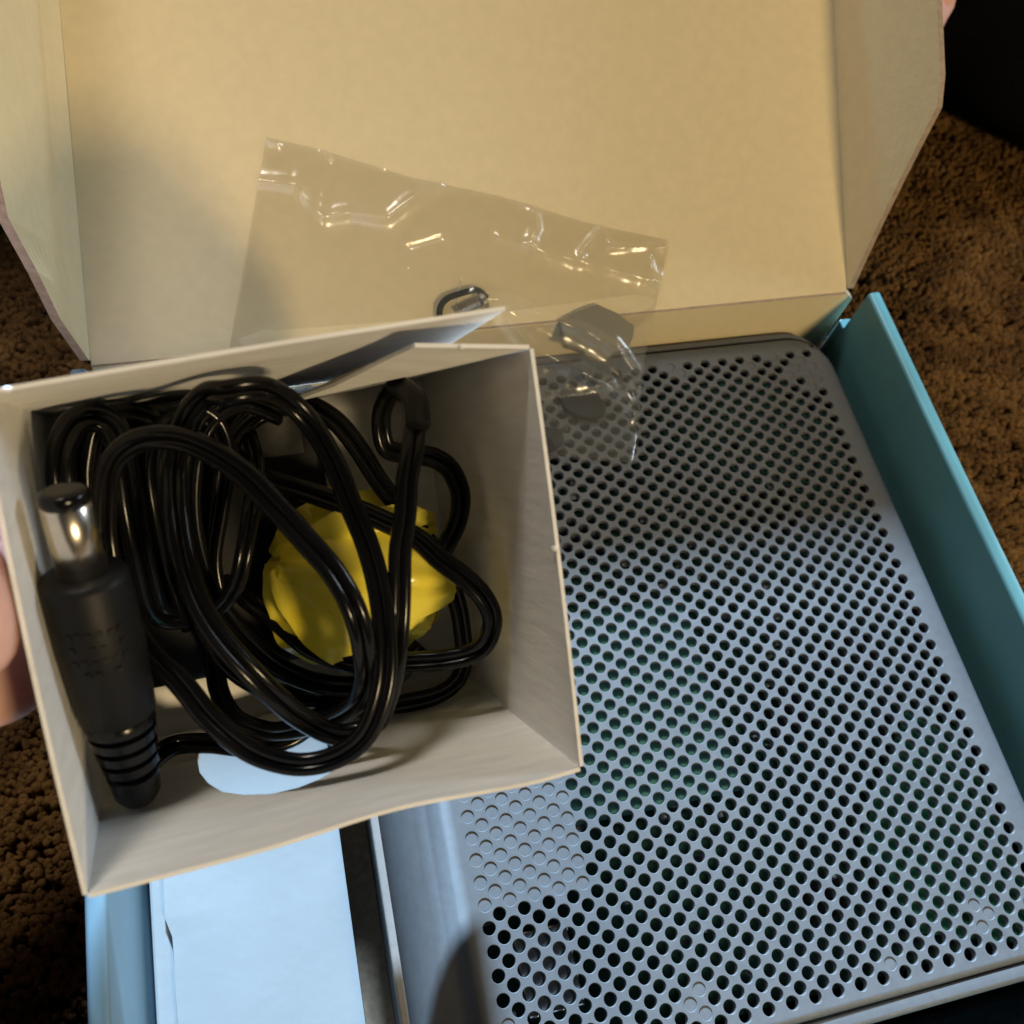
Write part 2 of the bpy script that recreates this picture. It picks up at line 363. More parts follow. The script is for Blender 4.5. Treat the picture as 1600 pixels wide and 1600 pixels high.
# ------------------------------------------------------------------ the grey perforated device
DEV = empty('network_device', Wp((-50, -45, -39)), 'grey network device with a perforated metal top lying in the open box', 'device')
P_, Q_, RH = 4.0, 4.0 * 0.845, 1.03
def zdrop(x, rv=13.0):
    if x > -94.2: return 0.0
    u = min(1.0, (-94.2 - x) / 12.0); return -rv * (1 - math.sqrt(max(0, 1 - u * u)))
def top_cover():
    V = []; F = []
    def av(p): V.append(p); return len(V) - 1
    closed = {(-15.5, -29.5), (-16, -30), (-15.5, -30.5), (-3, -29), (-2.5, -29.5), (-3, -30), (-7.5, -30.5), (-23, -29), (0, 2), (0, 3), (-.5, 2.5), (-.5, 3.5), (-1, 3), (-1.5, 2.5), (-.5, 1.5), (-3.5, 3.5), (-7.5, 3.5), (-8, 4), (-2, 4)}
    def kind(i, j):
        if i in (0, ) and j in (-31,): return 'solid'
        if (i, j) in closed: return 'dimple'
        if i <= -19 and -24 <= j <= -17: return 'dimple'
        if i + j * 0 >= -1 and j <= -31: return 'solid'
        if i == 0 and j == 4: return 'hole'
        if i == -23 and j in (4, -31): return 'solid'
        return 'hole'
    for half in (0, 1):
        irange = np.arange(-23, 1) if not half else np.arange(-23.5, 1.0)
        jrange = np.arange(-31, 5) if not half else np.arange(-31.5, 5.0)
        for i in irange:
            for j in jrange:
                cx, cy = i * P_, j * Q_
                c4 = [(cx + 2, cy), (cx, cy + Q_ / 2), (cx - 2, cy), (cx, cy - Q_ / 2)]
                if half and (i in (-23.5, .5) or j in (-31.5, 4.5)):
                    keep = [p for p in c4 if -94.01 <= p[0] <= 2.01 and -31.5 * Q_ - .01 <= p[1] <= 4.5 * Q_ + .01]
                    keep.append((cx, cy))
                    cxm = sum(p[0] for p in keep) / len(keep); cym = sum(p[1] for p in keep) / len(keep)
                    keep = sorted(set(keep), key=lambda p: math.atan2(p[1] - cym, p[0] - cxm))
                    if len(keep) >= 3: F.append(tuple(av((*p, 0)) for p in keep))
                    continue
                kd = kind(float(i), float(j))
                A = [av((*p, 0)) for p in c4]
                if kd == 'solid': F.append(tuple(A)); continue
                n = 16; ang = [2 * math.pi * k / n for k in range(n)]
                rim = [av((cx + (RH + .07) * math.cos(a), cy + (RH + .07) * math.sin(a), 0)) for a in ang]
                lip = [av((cx + RH * math.cos(a), cy + RH * math.sin(a), -.09)) for a in ang]
                dep = -0.17 if kd == 'dimple' else -1.3
                bot = [av((cx + RH * math.cos(a), cy + RH * math.sin(a), dep)) for a in ang]
                for q in range(4):
                    a, b = A[q], A[(q + 1) % 4]; c = [rim[(4 * q + k) % n] for k in range(5)]
                    F += [(a, c[1], c[0]), (a, c[2], c[1]), (a, b, c[2]), (b, c[3], c[2]), (b, c[4], c[3])]
                for k in range(n):
                    l = (k + 1) % n
                    F.append((rim[k], rim[l], lip[l], lip[k])); F.append((lip[k], lip[l], bot[l], bot[k]))
                if kd == 'dimple': F.append(tuple(bot))
    pts, nr = rrect(-106.2, 5.4, -107.8, 18.0, 9.0, 12)
    x0, x1, y0, y1 = -94.0, 2.0, -31.5 * Q_, 4.5 * Q_
    rings = [[(min(max(p[0], x0), x1), min(max(p[1], y0), y1), 0.0) for p in pts]]
    wl = [max(0, -n[0]) ** 2 for n in nr]
    for th in np.linspace(0, math.pi / 2, 9):
        ring = []
        for p, n, wq in zip(pts, nr, wl):
            rh = 1.2 + (12.0 - 1.2) * wq; rv = 1.2 + (13 - 1.2) * wq
            ring.append((p[0] - n[0] * rh * (1 - math.sin(th)), p[1] - n[1] * rh * (1 - math.sin(th)), -rv * (1 - math.cos(th))))
        rings.append(ring)
    rings.append([(p[0], p[1], -2.4 - 25 * min(1, abs(n[0]) * 1.4)) for p, n in zip(pts, nr)])
    base = len(V); n = len(pts)
    for r in rings: V += r
    for i in range(len(rings) - 1):
        for j in range(n):
            k = (j + 1) % n; q = [base + i * n + j, base + (i + 1) * n + j, base + (i + 1) * n + k, base + i * n + k]
            if i == 0 and rings[0][j] == rings[0][k]: q = [q[0], q[1], q[2]]
            F.append(tuple(q))
    o = mk('perforated_cover', V, F, M_DEVICE, DEV, smooth=False)
    # smooth shade only the fillet quads
    me = o.data; cnt = len(me.polygons); sm = [False] * cnt
    for k in range(cnt - n * (len(rings) - 1) + n, cnt): sm[k] = True
    me.polygons.foreach_set('use_smooth', sm)
    return o
top_cover()
def shell():
    po, no = rrect(-106.0, 4.7, -110.5, 20.1, 9.0, 12); pi_, ni = rrect(-105.6, 4.5, -108.25, 18.45, 8.0, 12)
    rows = []
    pj, _ = rrect(-104.0, 3.2, -107.0, 17.2, 7.0, 12)
    rows.append([(p[0], p[1], -1.35 + zdrop(p[0])) for p in pj]); rows.append([(p[0], p[1], -1.35 + zdrop(p[0])) for p in pi_])
    rows.append([(p[0], p[1], -.55 + zdrop(p[0])) for p in pi_])
    for th in np.linspace(0, math.pi / 2, 6):
        rows.append([(p[0] - n[0] * .9 * (1 - math.sin(th)), p[1] - n[1] * .9 * (1 - math.sin(th)), -.45 - .9 * (1 - math.cos(th)) + zdrop(p[0])) for p, n in zip(po, no)])
    rows.append([(p[0], p[1], -38.5) for p in po])
    v, f = loft(rows, True, False, True)
    mk('housing', v, f, M_DEVICE, DEV, smooth=True).modifiers.new('e', 'EDGE_SPLIT').split_angle = math.radians(40)
shell()
v, f = box(-92, 2, -105, 15.5, -6.6, -5.2); PCB = mk('circuit_board', v, f, M_PCB, DEV)
v, f = box(-80, -44, -72, -36, -5.2, -1.9); mk('heat_pad', v, f, M_SINK, PCB, bevel=.4)
v, f, _fm = panel([(-22, -100, -2.6), (-3, -106, -2.6), (1, -106, -2.6), (1, -70, -2.6), (-8, -64, -2.6), (-26, -84, -2.6)], (0, 0, -1.0)); mk('antenna_board', v, f, M_ANT, PCB)
for (x, y, sx, sy, h, mt, nm) in [(-30, -60, 9, 9, 2.2, M_CHIP, 'chip'), (-20, -20, 12, 8, 2, M_CHIP, 'chip'), (-60, -20, 8, 8, 2, M_CHIP, 'chip'), (-85, -30, 8, 14, 3, M_SOLDER, 'connector'), (-84, -92, 9, 12, 4.0, M_SOLDER, 'connector'), (-35, -92, 8, 6, 1.5, M_CHIP, 'chip'), (-14, -52, 10, 7, 2, M_CHIP, 'chip')]:
    v, f = box(x - sx / 2, x + sx / 2, y - sy / 2, y + sy / 2, -5.2, -5.2 + min(h, 3.2)); mk(nm, v, f, mt, PCB, bevel=.3)
parts = []
for _ in range(160):
    x, y = rng.uniform(-92, -4), rng.uniform(-100, 5); s = rng.uniform(.5, 1.1)
    parts.append(box(x - s, x + s, y - s * .6, y + s * .6, -5.19, -5.2 + rng.uniform(.5, 2.2)))
v, f = join(parts); tag(mk('solder_point', v, f, M_SOLDER, PCB), kind='stuff')

# ------------------------------------------------------------------ the small accessory box held up in front
BM = np.array([[0.99424325, -0.01260029, 0.10640298], [0.06746216, 0.84512484, -0.53029506], [-0.08324193, 0.53442046, 0.84110971]])
BO = np.array([-141.2367, -51.7088, 20.1397])
MW = Matrix.Identity(4)
for r in range(3):
    for c in range(3): MW[r][c] = BM[r][c]
    MW[r][3] = Wp(BO)[r]
BL, BR_, TR, TL = (.59, .05), (50.87, -.11), (50.79, 45.65), (-.53, 46.63)
WF, HF, ZF = 50.6, 45.6, 45.7
TH = 0.42
ABX = empty('accessory_carton', None, 'small open white carton full of black cord held up above the device', 'carton', rot=MW)
def wall(name, c0, c1, d0, d1, outward, mats, rim_fn=None, hole=None, nu=24, nv=12):
    """wall between floor edge c0-c1 and rim edge d0-d1 (local mm); optional hole polygon in (u, z) of the wall"""
    c0, c1, d0, d1, ow = map(lambda q: np.array(q, float), (c0, c1, d0, d1, outward))
    L_ = np.linalg.norm(c1 - c0)
    def P(u, t):
        p = (c0 + (c1 - c0) * u) * (1 - t) + (d0 + (d1 - d0) * u) * t
        if rim_fn is not None: p = p + ow * rim_fn(u, t)
        return p
    pts2 = [(u, t) for u in np.linspace(0, 1, nu) for t in np.linspace(0, 1, nv)]
    bnd = [(u, 0.) for u in np.linspace(0, 1, nu)] + [(1., t) for t in np.linspace(0, 1, nv)[1:]] + [(u, 1.) for u in np.linspace(1, 0, nu)[1:]] + [(0., t) for t in np.linspace(1, 0, nv)[1:-1]]
    loops = [bnd] + ([hole] if hole else [])
    vs = []; es = []; 
    for lp in loops:
        o = len(vs); vs += [Vector(p) for p in lp]; es += [(o + k, o + (k + 1) % len(lp)) for k in range(len(lp))]
    def inside(p, lp):
        c = False
        for (x1, y1), (x2, y2) in zip(lp, lp[1:] + lp[:1]):
            if (y1 > p[1]) != (y2 > p[1]) and p[0] < (x2 - x1) * (p[1] - y1) / (y2 - y1) + x1: c = not c
        return c
    for u in np.linspace(0, 1, nu)[1:-1]:
        for t in np.linspace(0, 1, nv)[1:-1]:
            if not hole or not inside((u, t), hole): vs.append(Vector((u, t)))
    V2, E2, F2, *_ = geometry.delaunay_2d_cdt(vs, es, [], 0, 1e-5)
    tri = []
    for fc in F2:
        cx = sum(V2[k][0] for k in fc) / 3; cy = sum(V2[k][1] for k in fc) / 3
        if hole and inside((cx, cy), hole): continue
        tri.append(tuple(fc))
    V = [P(q[0], q[1]) for q in V2]; nb = len(V); V += [p + ow * TH for p in V]
    F = []; FM = []; cnt = {}
    nrm = np.cross(V[tri[0][1]] - V[tri[0][0]], V[tri[0][2]] - V[tri[0][0]]); flip = nrm @ ow > 0
    for t in tri:
        t = t[::-1] if flip else t
        F.append(t); FM.append(0); F.append(tuple(k + nb for k in t[::-1])); FM.append(1)
        for a, b in zip(t, t[1:] + t[:1]): cnt[(a, b)] = 1
    for (a, b) in cnt:
        if (b, a) not in cnt: F.append((b, a, a + nb, b + nb)); FM.append(2)
    return mk(name, V, F, mats, ABX, fm=FM, local=True)
MATS = [M_PAPER, M_GREYB, M_PAPER]; MATS2 = [M_PAPERX, M_GREYB, M_PAPER]
v, f = box(-.3, WF + .3, -.3, HF + .3, -TH, 0); mk('floor_panel', v, f, M_PAPER, ABX, local=True)
bowf = lambda u, t: (-0.75 * math.exp(-((u - .58) / .17) ** 2) + 0.25 * math.exp(-((u - .9) / .1) ** 2)) * t * t
hole = []
for (x, z) in [(11.4, 10), (11.0, 14), (11.1, 19), (11.9, 23.5), (13.3, 27.5), (15.6, 30.2), (18.5, 32.0), (21.5, 32.3), (24.2, 31.4), (26.2, 29.7), (27.1, 27), (27.3, 23), (27.2, 18), (26.6, 13), (24.5, 9.6), (20, 8), (15, 8)]:
    hole.append((x / WF, z / ZF))
wall('lower_wall', (0, 0, 0), (WF, 0, 0), (*BL, ZF), (*BR_, ZF), (0, -1, 0), MATS, bowf, hole, 40, 16)
wall('left_wall', (0, 0, 0), (0, HF, 0), (*BL, ZF), (*TL, ZF), (-1, 0, 0), MATS2, lambda u, t: 0.35 * math.sin(u * math.pi) * t)
wall('right_wall', (WF, 0, 0), (WF, HF, 0), (*BR_, ZF), (*TR, ZF), (1, 0, 0), MATS2, lambda u, t: 0.25 * math.sin(u * math.pi) * t)
# upper wall hinged at the left, its free end lifting off the glue tab
wall('upper_wall', (0, HF, 0), (WF * .96, HF + .9, 0), (*TL, ZF), (48.62, 49.8, ZF), (0, 1, 0), MATS, lambda u, t: 0.15 * math.sin(u * 3) * t)
tabv = [(50.75, HF - .1, 0), (50.75, 45.65, ZF), (38.6, 47.0, ZF), (37.6, 46.6, 40), (33.0, 44.6, 27), (29, 43.6, 14), (29, 43.6, 0)]
v, f, fm = panel(tabv, (0, TH, 0)); mk('glue_tab', v, f, MATS, ABX, fm=fm, local=True)
for (x, y) in ((43.4, 46.6), (50.95, 24.4), (1.6, 46.9)):
    v, f = loft([[(x + r * math.cos(a), y + r * math.sin(a) * .8, ZF + z) for a in np.linspace(0, 6.283, 8, endpoint=False)] for r, z in ((.42, -.2), (.40, .1), (.2, .3))], True, True, True)
    mk('paper_nib', v, f, M_PAPER, ABX, local=True, smooth=True)

# ------------------------------------------------------------------ power adapter with its coiled cord
ADP = empty('power_adapter', None, 'black power adapter with a glossy coiled cord and silver barrel plug inside the small carton', 'power adapter', rot=MW)
v, f = box(3.5, 33, 9.5, 44.5, .3, 12.0); mk('body', v, f, M_MATTE, ADP, local=True, bevel=1.6, seg=4)
v, f = box(24.5, 30.4, 37, 42.3, 12.02, 12.2); mk('rating_label', v, f, M_LABEL, ADP, local=True)
MAIN = [(5.6, 2.8, 22.5), (6.6, 2.4, 16.0), (9.0, 2.4, 9.0), (13.0, 2.0, 13.0), (17.3, 1.4, 21.5), (22.5, 1.4, 17.0), (28.6, 3.3, 17.0), (35.6, 2.0, 15.0), (42.0, 1.5, 14.5), (45.7, 2.4, 14.0), (47.6, 4.8, 14.0), (47.9, 8.4, 14.0), (47.4, 14.1, 15.0), (45.4, 20.3, 18.0), (42.4, 26.0, 19.0), (38.9, 31.6, 19.0), (36.7, 36.8, 17.0), (34.3, 40.9, 15.0), (30.6, 43.3, 14.0), (25.0, 42.5, 12.0), (21.1, 38.9, 14.0), (23.6, 35.3, 16.0), (29.3, 32.3, 18.0), (36.0, 28.6, 23.0), (40.6, 25.3, 26.0), (42.9, 22.3, 28.0), (45.5, 19.6, 29.0), (47.5, 16.8, 29.0), (48.4, 13.8, 28.0), (47.5, 10.9, 27.0), (45.5, 9.5, 26.0), (42.0, 9.2, 25.0), (38.1, 9.4, 24.0), (32.8, 9.8, 22.0), (27.0, 12.6, 20.0), (23.1, 16.9, 18.0), (20.2, 19.7, 15.0), (18.9, 21.9, 11.0), (21.2, 23.2, 8.0), (25.8, 21.3, 6.0), (32.3, 17.3, 6.0), (38.0, 14.2, 10.0), (40.6, 15.7, 18.0), (43.4, 19.6, 20.0), (45.6, 23.3, 22.0), (47.2, 26.4, 23.0), (47.8, 29.6, 23.0), (47.0, 32.7, 23.0), (45.4, 34.4, 22.0), (43.0, 35.3, 20.0), (40.0, 36.4, 17.0), (39.6, 40.6, 18.0), (40.7, 43.5, 24.0), (41.5, 43.0, 29.0), (41.1, 40.1, 32.0), (39.9, 36.6, 34.0), (38.5, 33.1, 35.0), (37.6, 29.3, 35.0), (36.4, 25.5, 36.0), (35.7, 21.3, 36.0), (35.0, 17.0, 36.0), (34.2, 12.5, 35.0), (33.2, 8.4, 33.0), (31.3, 4.9, 30.0), (27.2, 4.6, 29.0), (23.2, 8.0, 32.0), (20.7, 11.5, 34.0), (18.4, 15.1, 35.0), (16.0, 19.2, 35.0), (14.4, 23.1, 34.0), (13.6, 27.7, 33.0), (13.6, 33.1, 31.0), (14.2, 37.8, 29.0), (15.7, 42.0, 28.0), (18.2, 44.9, 27.0), (20.5, 45.0, 43.0), (24.3, 45.0, 33.5), (27.2, 43.3, 30.0), (29.5, 40.1, 31.0), (31.0, 36.0, 32.0), (32.0, 31.1, 34.0), (33.0, 26.4, 35.0), (33.4, 21.7, 36.0), (33.2, 16.8, 37.0), (32.5, 12.2, 37.0), (31.1, 8.4, 37.0), (29.1, 5.3, 36.0), (26.1, 3.6, 35.0), (22.6, 3.3, 34.0), (19.4, 4.4, 33.0), (16.6, 6.5, 33.0), (13.6, 10.4, 33.0), (11.2, 14.7, 32.0), (8.8, 18.0, 30.0), (7.3, 21.3, 28.0), (6.2, 25.3, 27.0), (6.0, 30.5, 28.0), (6.8, 35.4, 30.0), (8.0, 38.9, 31.0), (10.2, 40.8, 32.0), (13.0, 41.2, 34.0), (16.3, 40.2, 35.0), (20.3, 37.0, 36.0), (23.5, 32.6, 37.0), (26.1, 28.5, 38.0), (28.1, 25.2, 39.0), (29.5, 21.8, 39.0), (30.2, 18.9, 39.0), (30.6, 15.7, 38.0), (30.8, 11.7, 35.0), (30.0, 8.0, 31.0), (27.4, 5.3, 26.0), (22.4, 3.8, 21.0), (19.6, 3.6, 19.0), (16.5, 5.4, 17.0), (15.1, 8.8, 16.0), (15.2, 13.5, 15.0), (15.2, 18.9, 12.0)]
LEFT1 = [(14.9, 17.7, 10.0), (9.7, 19.8, 16.0), (9.0, 26.1, 20.0), (8.8, 32.4, 22.0), (8.9, 38.3, 22.0), (8.5, 42.7, 22.0), (6.8, 44.3, 22.0), (4.6, 43.9, 23.0), (3.0, 41.4, 24.0), (2.3, 37.9, 25.0), (2.1, 32.9, 24.0), (3.1, 26.4, 20.0), (5.3, 20.3, 14.0)]
LEFT2 = [(5.2, 20.1, 13.0), (8.2, 26.5, 16.0), (5.0, 35.0, 18.0), (5.9, 40.9, 19.0), (7.8, 44.1, 19.0), (10.4, 44.5, 19.0), (12.7, 42.9, 19.0), (13.1, 37.7, 19.0), (12.8, 31.5, 18.0), (13.4, 24.0, 16.0), (15.3, 15.6, 13.0)]
LEFT3 = [(15.3, 15.4, 12.0), (15.8, 19.0, 22.0), (18.7, 22.7, 25.0), (20.6, 27.8, 26.0), (22.3, 32.8, 25.0), (23.6, 36.2, 20.0), (23.7, 40.2, 14.0)]
LEFT4 = [(13.1, 16.7, 12.0), (12.0, 24.6, 19.0), (11.7, 32.6, 21.0), (12.0, 38.3, 21.0), (13.9, 42.3, 21.0), (17.1, 43.7, 20.0), (19.6, 41.8, 20.0), (20.0, 37.5, 18.0), (18.3, 31.2, 16.0), (16.6, 24.9, 15.0), (16.8, 18.1, 14.0)]
LEFT5 = [(5.0, 18.5, 13.0), (4.8, 28.5, 15.0), (3.6, 38.1, 16.0), (4.1, 41.9, 17.0), (6.2, 43.0, 17.0), (9.5, 40.8, 18.0), (11.4, 35.2, 18.0), (13.2, 27.3, 17.0), (14.3, 19.6, 15.0), (16.3, 12.5, 15.0), (21.1, 7.5, 16.0), (27.3, 5.0, 16.0), (32.5, 4.7, 15.0)]
LEFT6 = [(27.8, 42.1, 16.0), (23.5, 44.2, 20.0), (19.6, 43.1, 20.0), (16.9, 39.5, 20.0), (15.3, 33.5, 19.0), (15.1, 27.2, 19.0), (16.3, 20.9, 18.0), (19.3, 15.0, 18.0), (23.6, 9.9, 18.0), (29.7, 6.7, 18.0), (36.5, 6.3, 18.0), (41.3, 9.7, 18.0)]

def relax(P, n=2):
    P = np.array(P, float)
    for _ in range(n): P[1:-1, 2] = (P[:-2, 2] + 2 * P[1:-1, 2] + P[2:, 2]) / 4
    return P
def twin(path, half=0.66, rad=0.72, seed=0, per=7, twist=0.35):
    C_ = catmull(relax(path), per); T = np.gradient(C_, axis=0); T /= np.linalg.norm(T, axis=1)[:, None] + 1e-9
    zax = np.array([0, 0, 1.0]); side = np.cross(T, zax); ln = np.linalg.norm(side, axis=1)
    for k in range(len(side)):
        if ln[k] < .25 and k: side[k] = side[k - 1]
        if k and side[k] @ side[k - 1] < 0: side[k] = -side[k]
    for _ in range(6): side[1:-1] = (side[:-2] + side[1:-1] + side[2:]) / 3
    side -= T * np.sum(side * T, axis=1)[:, None]; side /= np.linalg.norm(side, axis=1)[:, None] + 1e-9
    up = np.cross(side, T); out = []
    s = np.arange(len(C_)); ph = np.array([twist * noise.noise(Vector((k * .02, seed, 0))) * 3 for k in s])
    off = side * np.cos(ph)[:, None] + up * np.sin(ph)[:, None]
    for sg in (-1, 1):
        out.append(loft(tube_rows(C_ + off * half * sg, rad, 10), True, True, True))
    return join(out)
v, f = twin(MAIN, seed=1.3); mk('cord', v, f, M_CORD, ADP, local=True, smooth=True)
v, f = twin(LEFT1, seed=4.1, half=.8, rad=.9); mk('cord', v, f, M_CORD, ADP, local=True, smooth=True)
v, f = twin(LEFT2, seed=7.7); mk('cord', v, f, M_CORD, ADP, local=True, smooth=True)
v, f = twin(LEFT3, seed=2.2, half=.5, rad=.55, twist=.6); mk('cord', v, f, M_CORD, ADP, local=True, smooth=True)
for k, st in enumerate((LEFT4, LEFT5, LEFT6)):
    v, f = twin(st, seed=9.3 + k); mk('cord', v, f, M_CORD, ADP, local=True, smooth=True)
# thick moulded end where the cord turns down at the upper right
v, f = loft(tube_rows(catmull([(40.9, 44.0, 25), (41.4, 42.0, 31.2), (40.9, 38.8, 33.4)], 6), 1.45, 12), True, True, True); mk('cord_sleeve', v, f, M_MATTE, ADP, local=True, smooth=False, bevel=.3)
# barrel plug
A0 = np.array([3.8, 37.4, 39.0]); ax = np.array([.2, -7.4, -2.5]); ax /= np.linalg.norm(ax)
def lathe(prof, seg=28):
    a = np.cross(ax, (0, 0, 1)); a /= np.linalg.norm(a); b = np.cross(ax, a)
    return loft([[A0 + ax * s + r * (math.cos(t) * a + math.sin(t) * b) for t in np.linspace(0, 2 * math.pi, seg, endpoint=False)] for s, r in prof], True, True, True)
PLUG = mk('barrel_plug', *lathe([(9.0, 2.3), (9.0, 3.5), (9.25, 4.1), (9.9, 4.35), (17, 4.45), (26, 3.95), (26.2, 3.6)]), M_MATTE, ADP, local=True, smooth=True)
mk('metal_sleeve', *lathe([(1.4, 2.2), (1.6, 2.42), (9.4, 2.42)], 40), M_METAL, PLUG, local=True, smooth=True)
mk('insulator_ring', *lathe([(0, 1.2), (0, 1.9), (.2, 2.3), (.5, 2.42), (1.3, 2.42), (1.5, 2.1)], 36), M_CORD, PLUG, local=True, smooth=True)
mk('tip_bore', *lathe([(.35, .01), (.33, 1.1), (.5, 1.2)], 24), M_METAL, PLUG, local=True, smooth=True)
prof = [(26.0, 3.6)]
for k in range(4): s = 26.4 + k * 1.9; prof += [(s, 3.85 - k * .26), (s + 1.1, 3.75 - k * .26), (s + 1.25, 2.9 - k * .2), (s + 1.75, 2.85 - k * .2)]
prof += [(34.2, 2.8), (37, 2.5), (38, 1.9)]
mk('strain_relief', *lathe(prof), M_CORD, PLUG, local=True, smooth=True).modifiers.new('e', 'EDGE_SPLIT').split_angle = math.radians(40)
# faint raised moulding marks on the plug grip
mparts = []
aa = np.cross(ax, (0, 0, 1)); aa /= np.linalg.norm(aa); bb = np.cross(aa, ax)
if bb[2] < 0: bb = -bb
for row in range(4):
    for k in range(6):
        if rng.random() < .25: continue
        th = math.radians(-34 + k * 13); c = A0 + ax * (14.0 + row * 1.55 + rng.uniform(-.1, .1)); n_ = math.cos(th) * bb + math.sin(th) * aa; t_ = -math.sin(th) * bb + math.cos(th) * aa
        p = c + n_ * 4.40; mparts.append(([p + t_ * a * .32 + ax * b * .28 + n_ * h for h in (-.1, .14) for a, b in ((-1, -1), (1, -1), (1, 1), (-1, 1))], [(0, 1, 2, 3), (4, 7, 6, 5), (0, 4, 5, 1), (1, 5, 6, 2), (2, 6, 7, 3), (3, 7, 4, 0)]))
v, f = join(mparts); tag(mk('raised_marking', v, f, M_MATTE, PLUG, local=True), kind='stuff')

# ------------------------------------------------------------------ crumpled yellow wrapper under the cord
def yellow():
    cx, cy, z0 = 34.6, 19.4, 14.0
    out = {0: 10.4, 35: 11.0, 70: 11.0, 100: 11.8, 130: 11.6, 165: 12.2, 195: 11.6, 220: 10.8, 250: 9.4, 275: 9.0, 300: 12.6, 325: 13.0, 345: 10.6, 360: 10.4}
    ks = sorted(out); V = []; F = []; nr_, na = 60, 240
    for i in range(nr_ + 1):
        r = i / nr_
        for j in range(na):
            a = j / na * 360; R_ = 1.06 * np.interp(a, ks, [out[k] for k in ks]) * (1 + .04 * math.sin(math.radians(a * 9)))
            x = cx + R_ * r * math.cos(math.radians(a)); y = cy + R_ * r * math.sin(math.radians(a))
            h = 6.5 * (1 - r ** 2.4) ** .8
            # diagonal folds fanning out from the upper left
            q = math.degrees(math.atan2(y - 32, x - 24))
            h += 4.2 * abs(math.sin(math.radians(q * 5.0 + 20 * noise.noise(Vector((x * .1, y * .1, 7)))))) * min(1, r * 2 + .3) * (1 - r ** 6) - 1.0 * math.exp(-((q + 62) / 4) ** 2)
            h += 2.6 * abs(noise.noise(Vector((x * .13 + 4, y * .19, 1)))) + .45 * abs(noise.noise(Vector((x * .34, y * .27, 6)))) - .8
            V.append((x, y, z0 - 4 + h * 1.25 * (1 - r ** 8)))
    for i in range(nr_):
        for j in range(na):
            k = (j + 1) % na; F.append((i * na + j, (i + 1) * na + j, (i + 1) * na + k, i * na + k))
    F.append(tuple(nr_ * na + j for j in range(na - 1, -1, -1)))
    # loose folded lobes fanning out from the gathered left end
    for q, (ang, ln_, wd, zb, tw) in enumerate([(-72, 15, 3.6, 15.5, .5), (-52, 19, 4.2, 18.0, -.6), (-34, 22, 4.4, 16.6, .7), (-17, 23, 4.6, 19.2, -.5), (2, 21, 4.2, 17.2, .6), (17, 17, 3.4, 14.2, -.7), (34, 10, 2.6, 12.5, .5)]):
        a = math.radians(ang); d = np.array([math.cos(a), math.sin(a)]); pr = np.array([-d[1], d[0]]); b0 = len(V); nu_, nw_ = 26, 15
        for i in range(nu_):
            sv = i / (nu_ - 1)
            for j in range(nw_):
                wv = j / (nw_ - 1) * 2 - 1
                hw = wd * (0.25 + math.sin(math.pi * min(1, sv * .93 + .02)) ** .7) * (1 + .12 * noise.noise(Vector((sv * 4, q, wv))))
                p = np.array([24.5, 24.0]) + d * sv * ln_ + pr * wv * hw
                z = zb + 5.2 * math.sin(math.pi * (sv * .86 + .08)) - 2.2 * abs(wv) ** 1.3 + tw * 1.6 * wv + 1.5 * abs(noise.noise(Vector((sv * 3.2, wv * 1.6, q * 3)))) - 1.1 * math.exp(-((wv - .25 * math.sin(q * 2)) / .13) ** 2)
                V.append((p[0], p[1], z))
        for i in range(nu_ - 1):
            for j in range(nw_ - 1): F.append((b0 + i * nw_ + j, b0 + (i + 1) * nw_ + j, b0 + (i + 1) * nw_ + j + 1, b0 + i * nw_ + j + 1))
    o = mk('yellow_wrapper', V, F, M_YELLOW, None, smooth=True, local=True); o.matrix_world = MW
    tag(o, 'crumpled glossy yellow plastic wrapper half hidden under the coiled black cord', 'wrapper')
yellow()

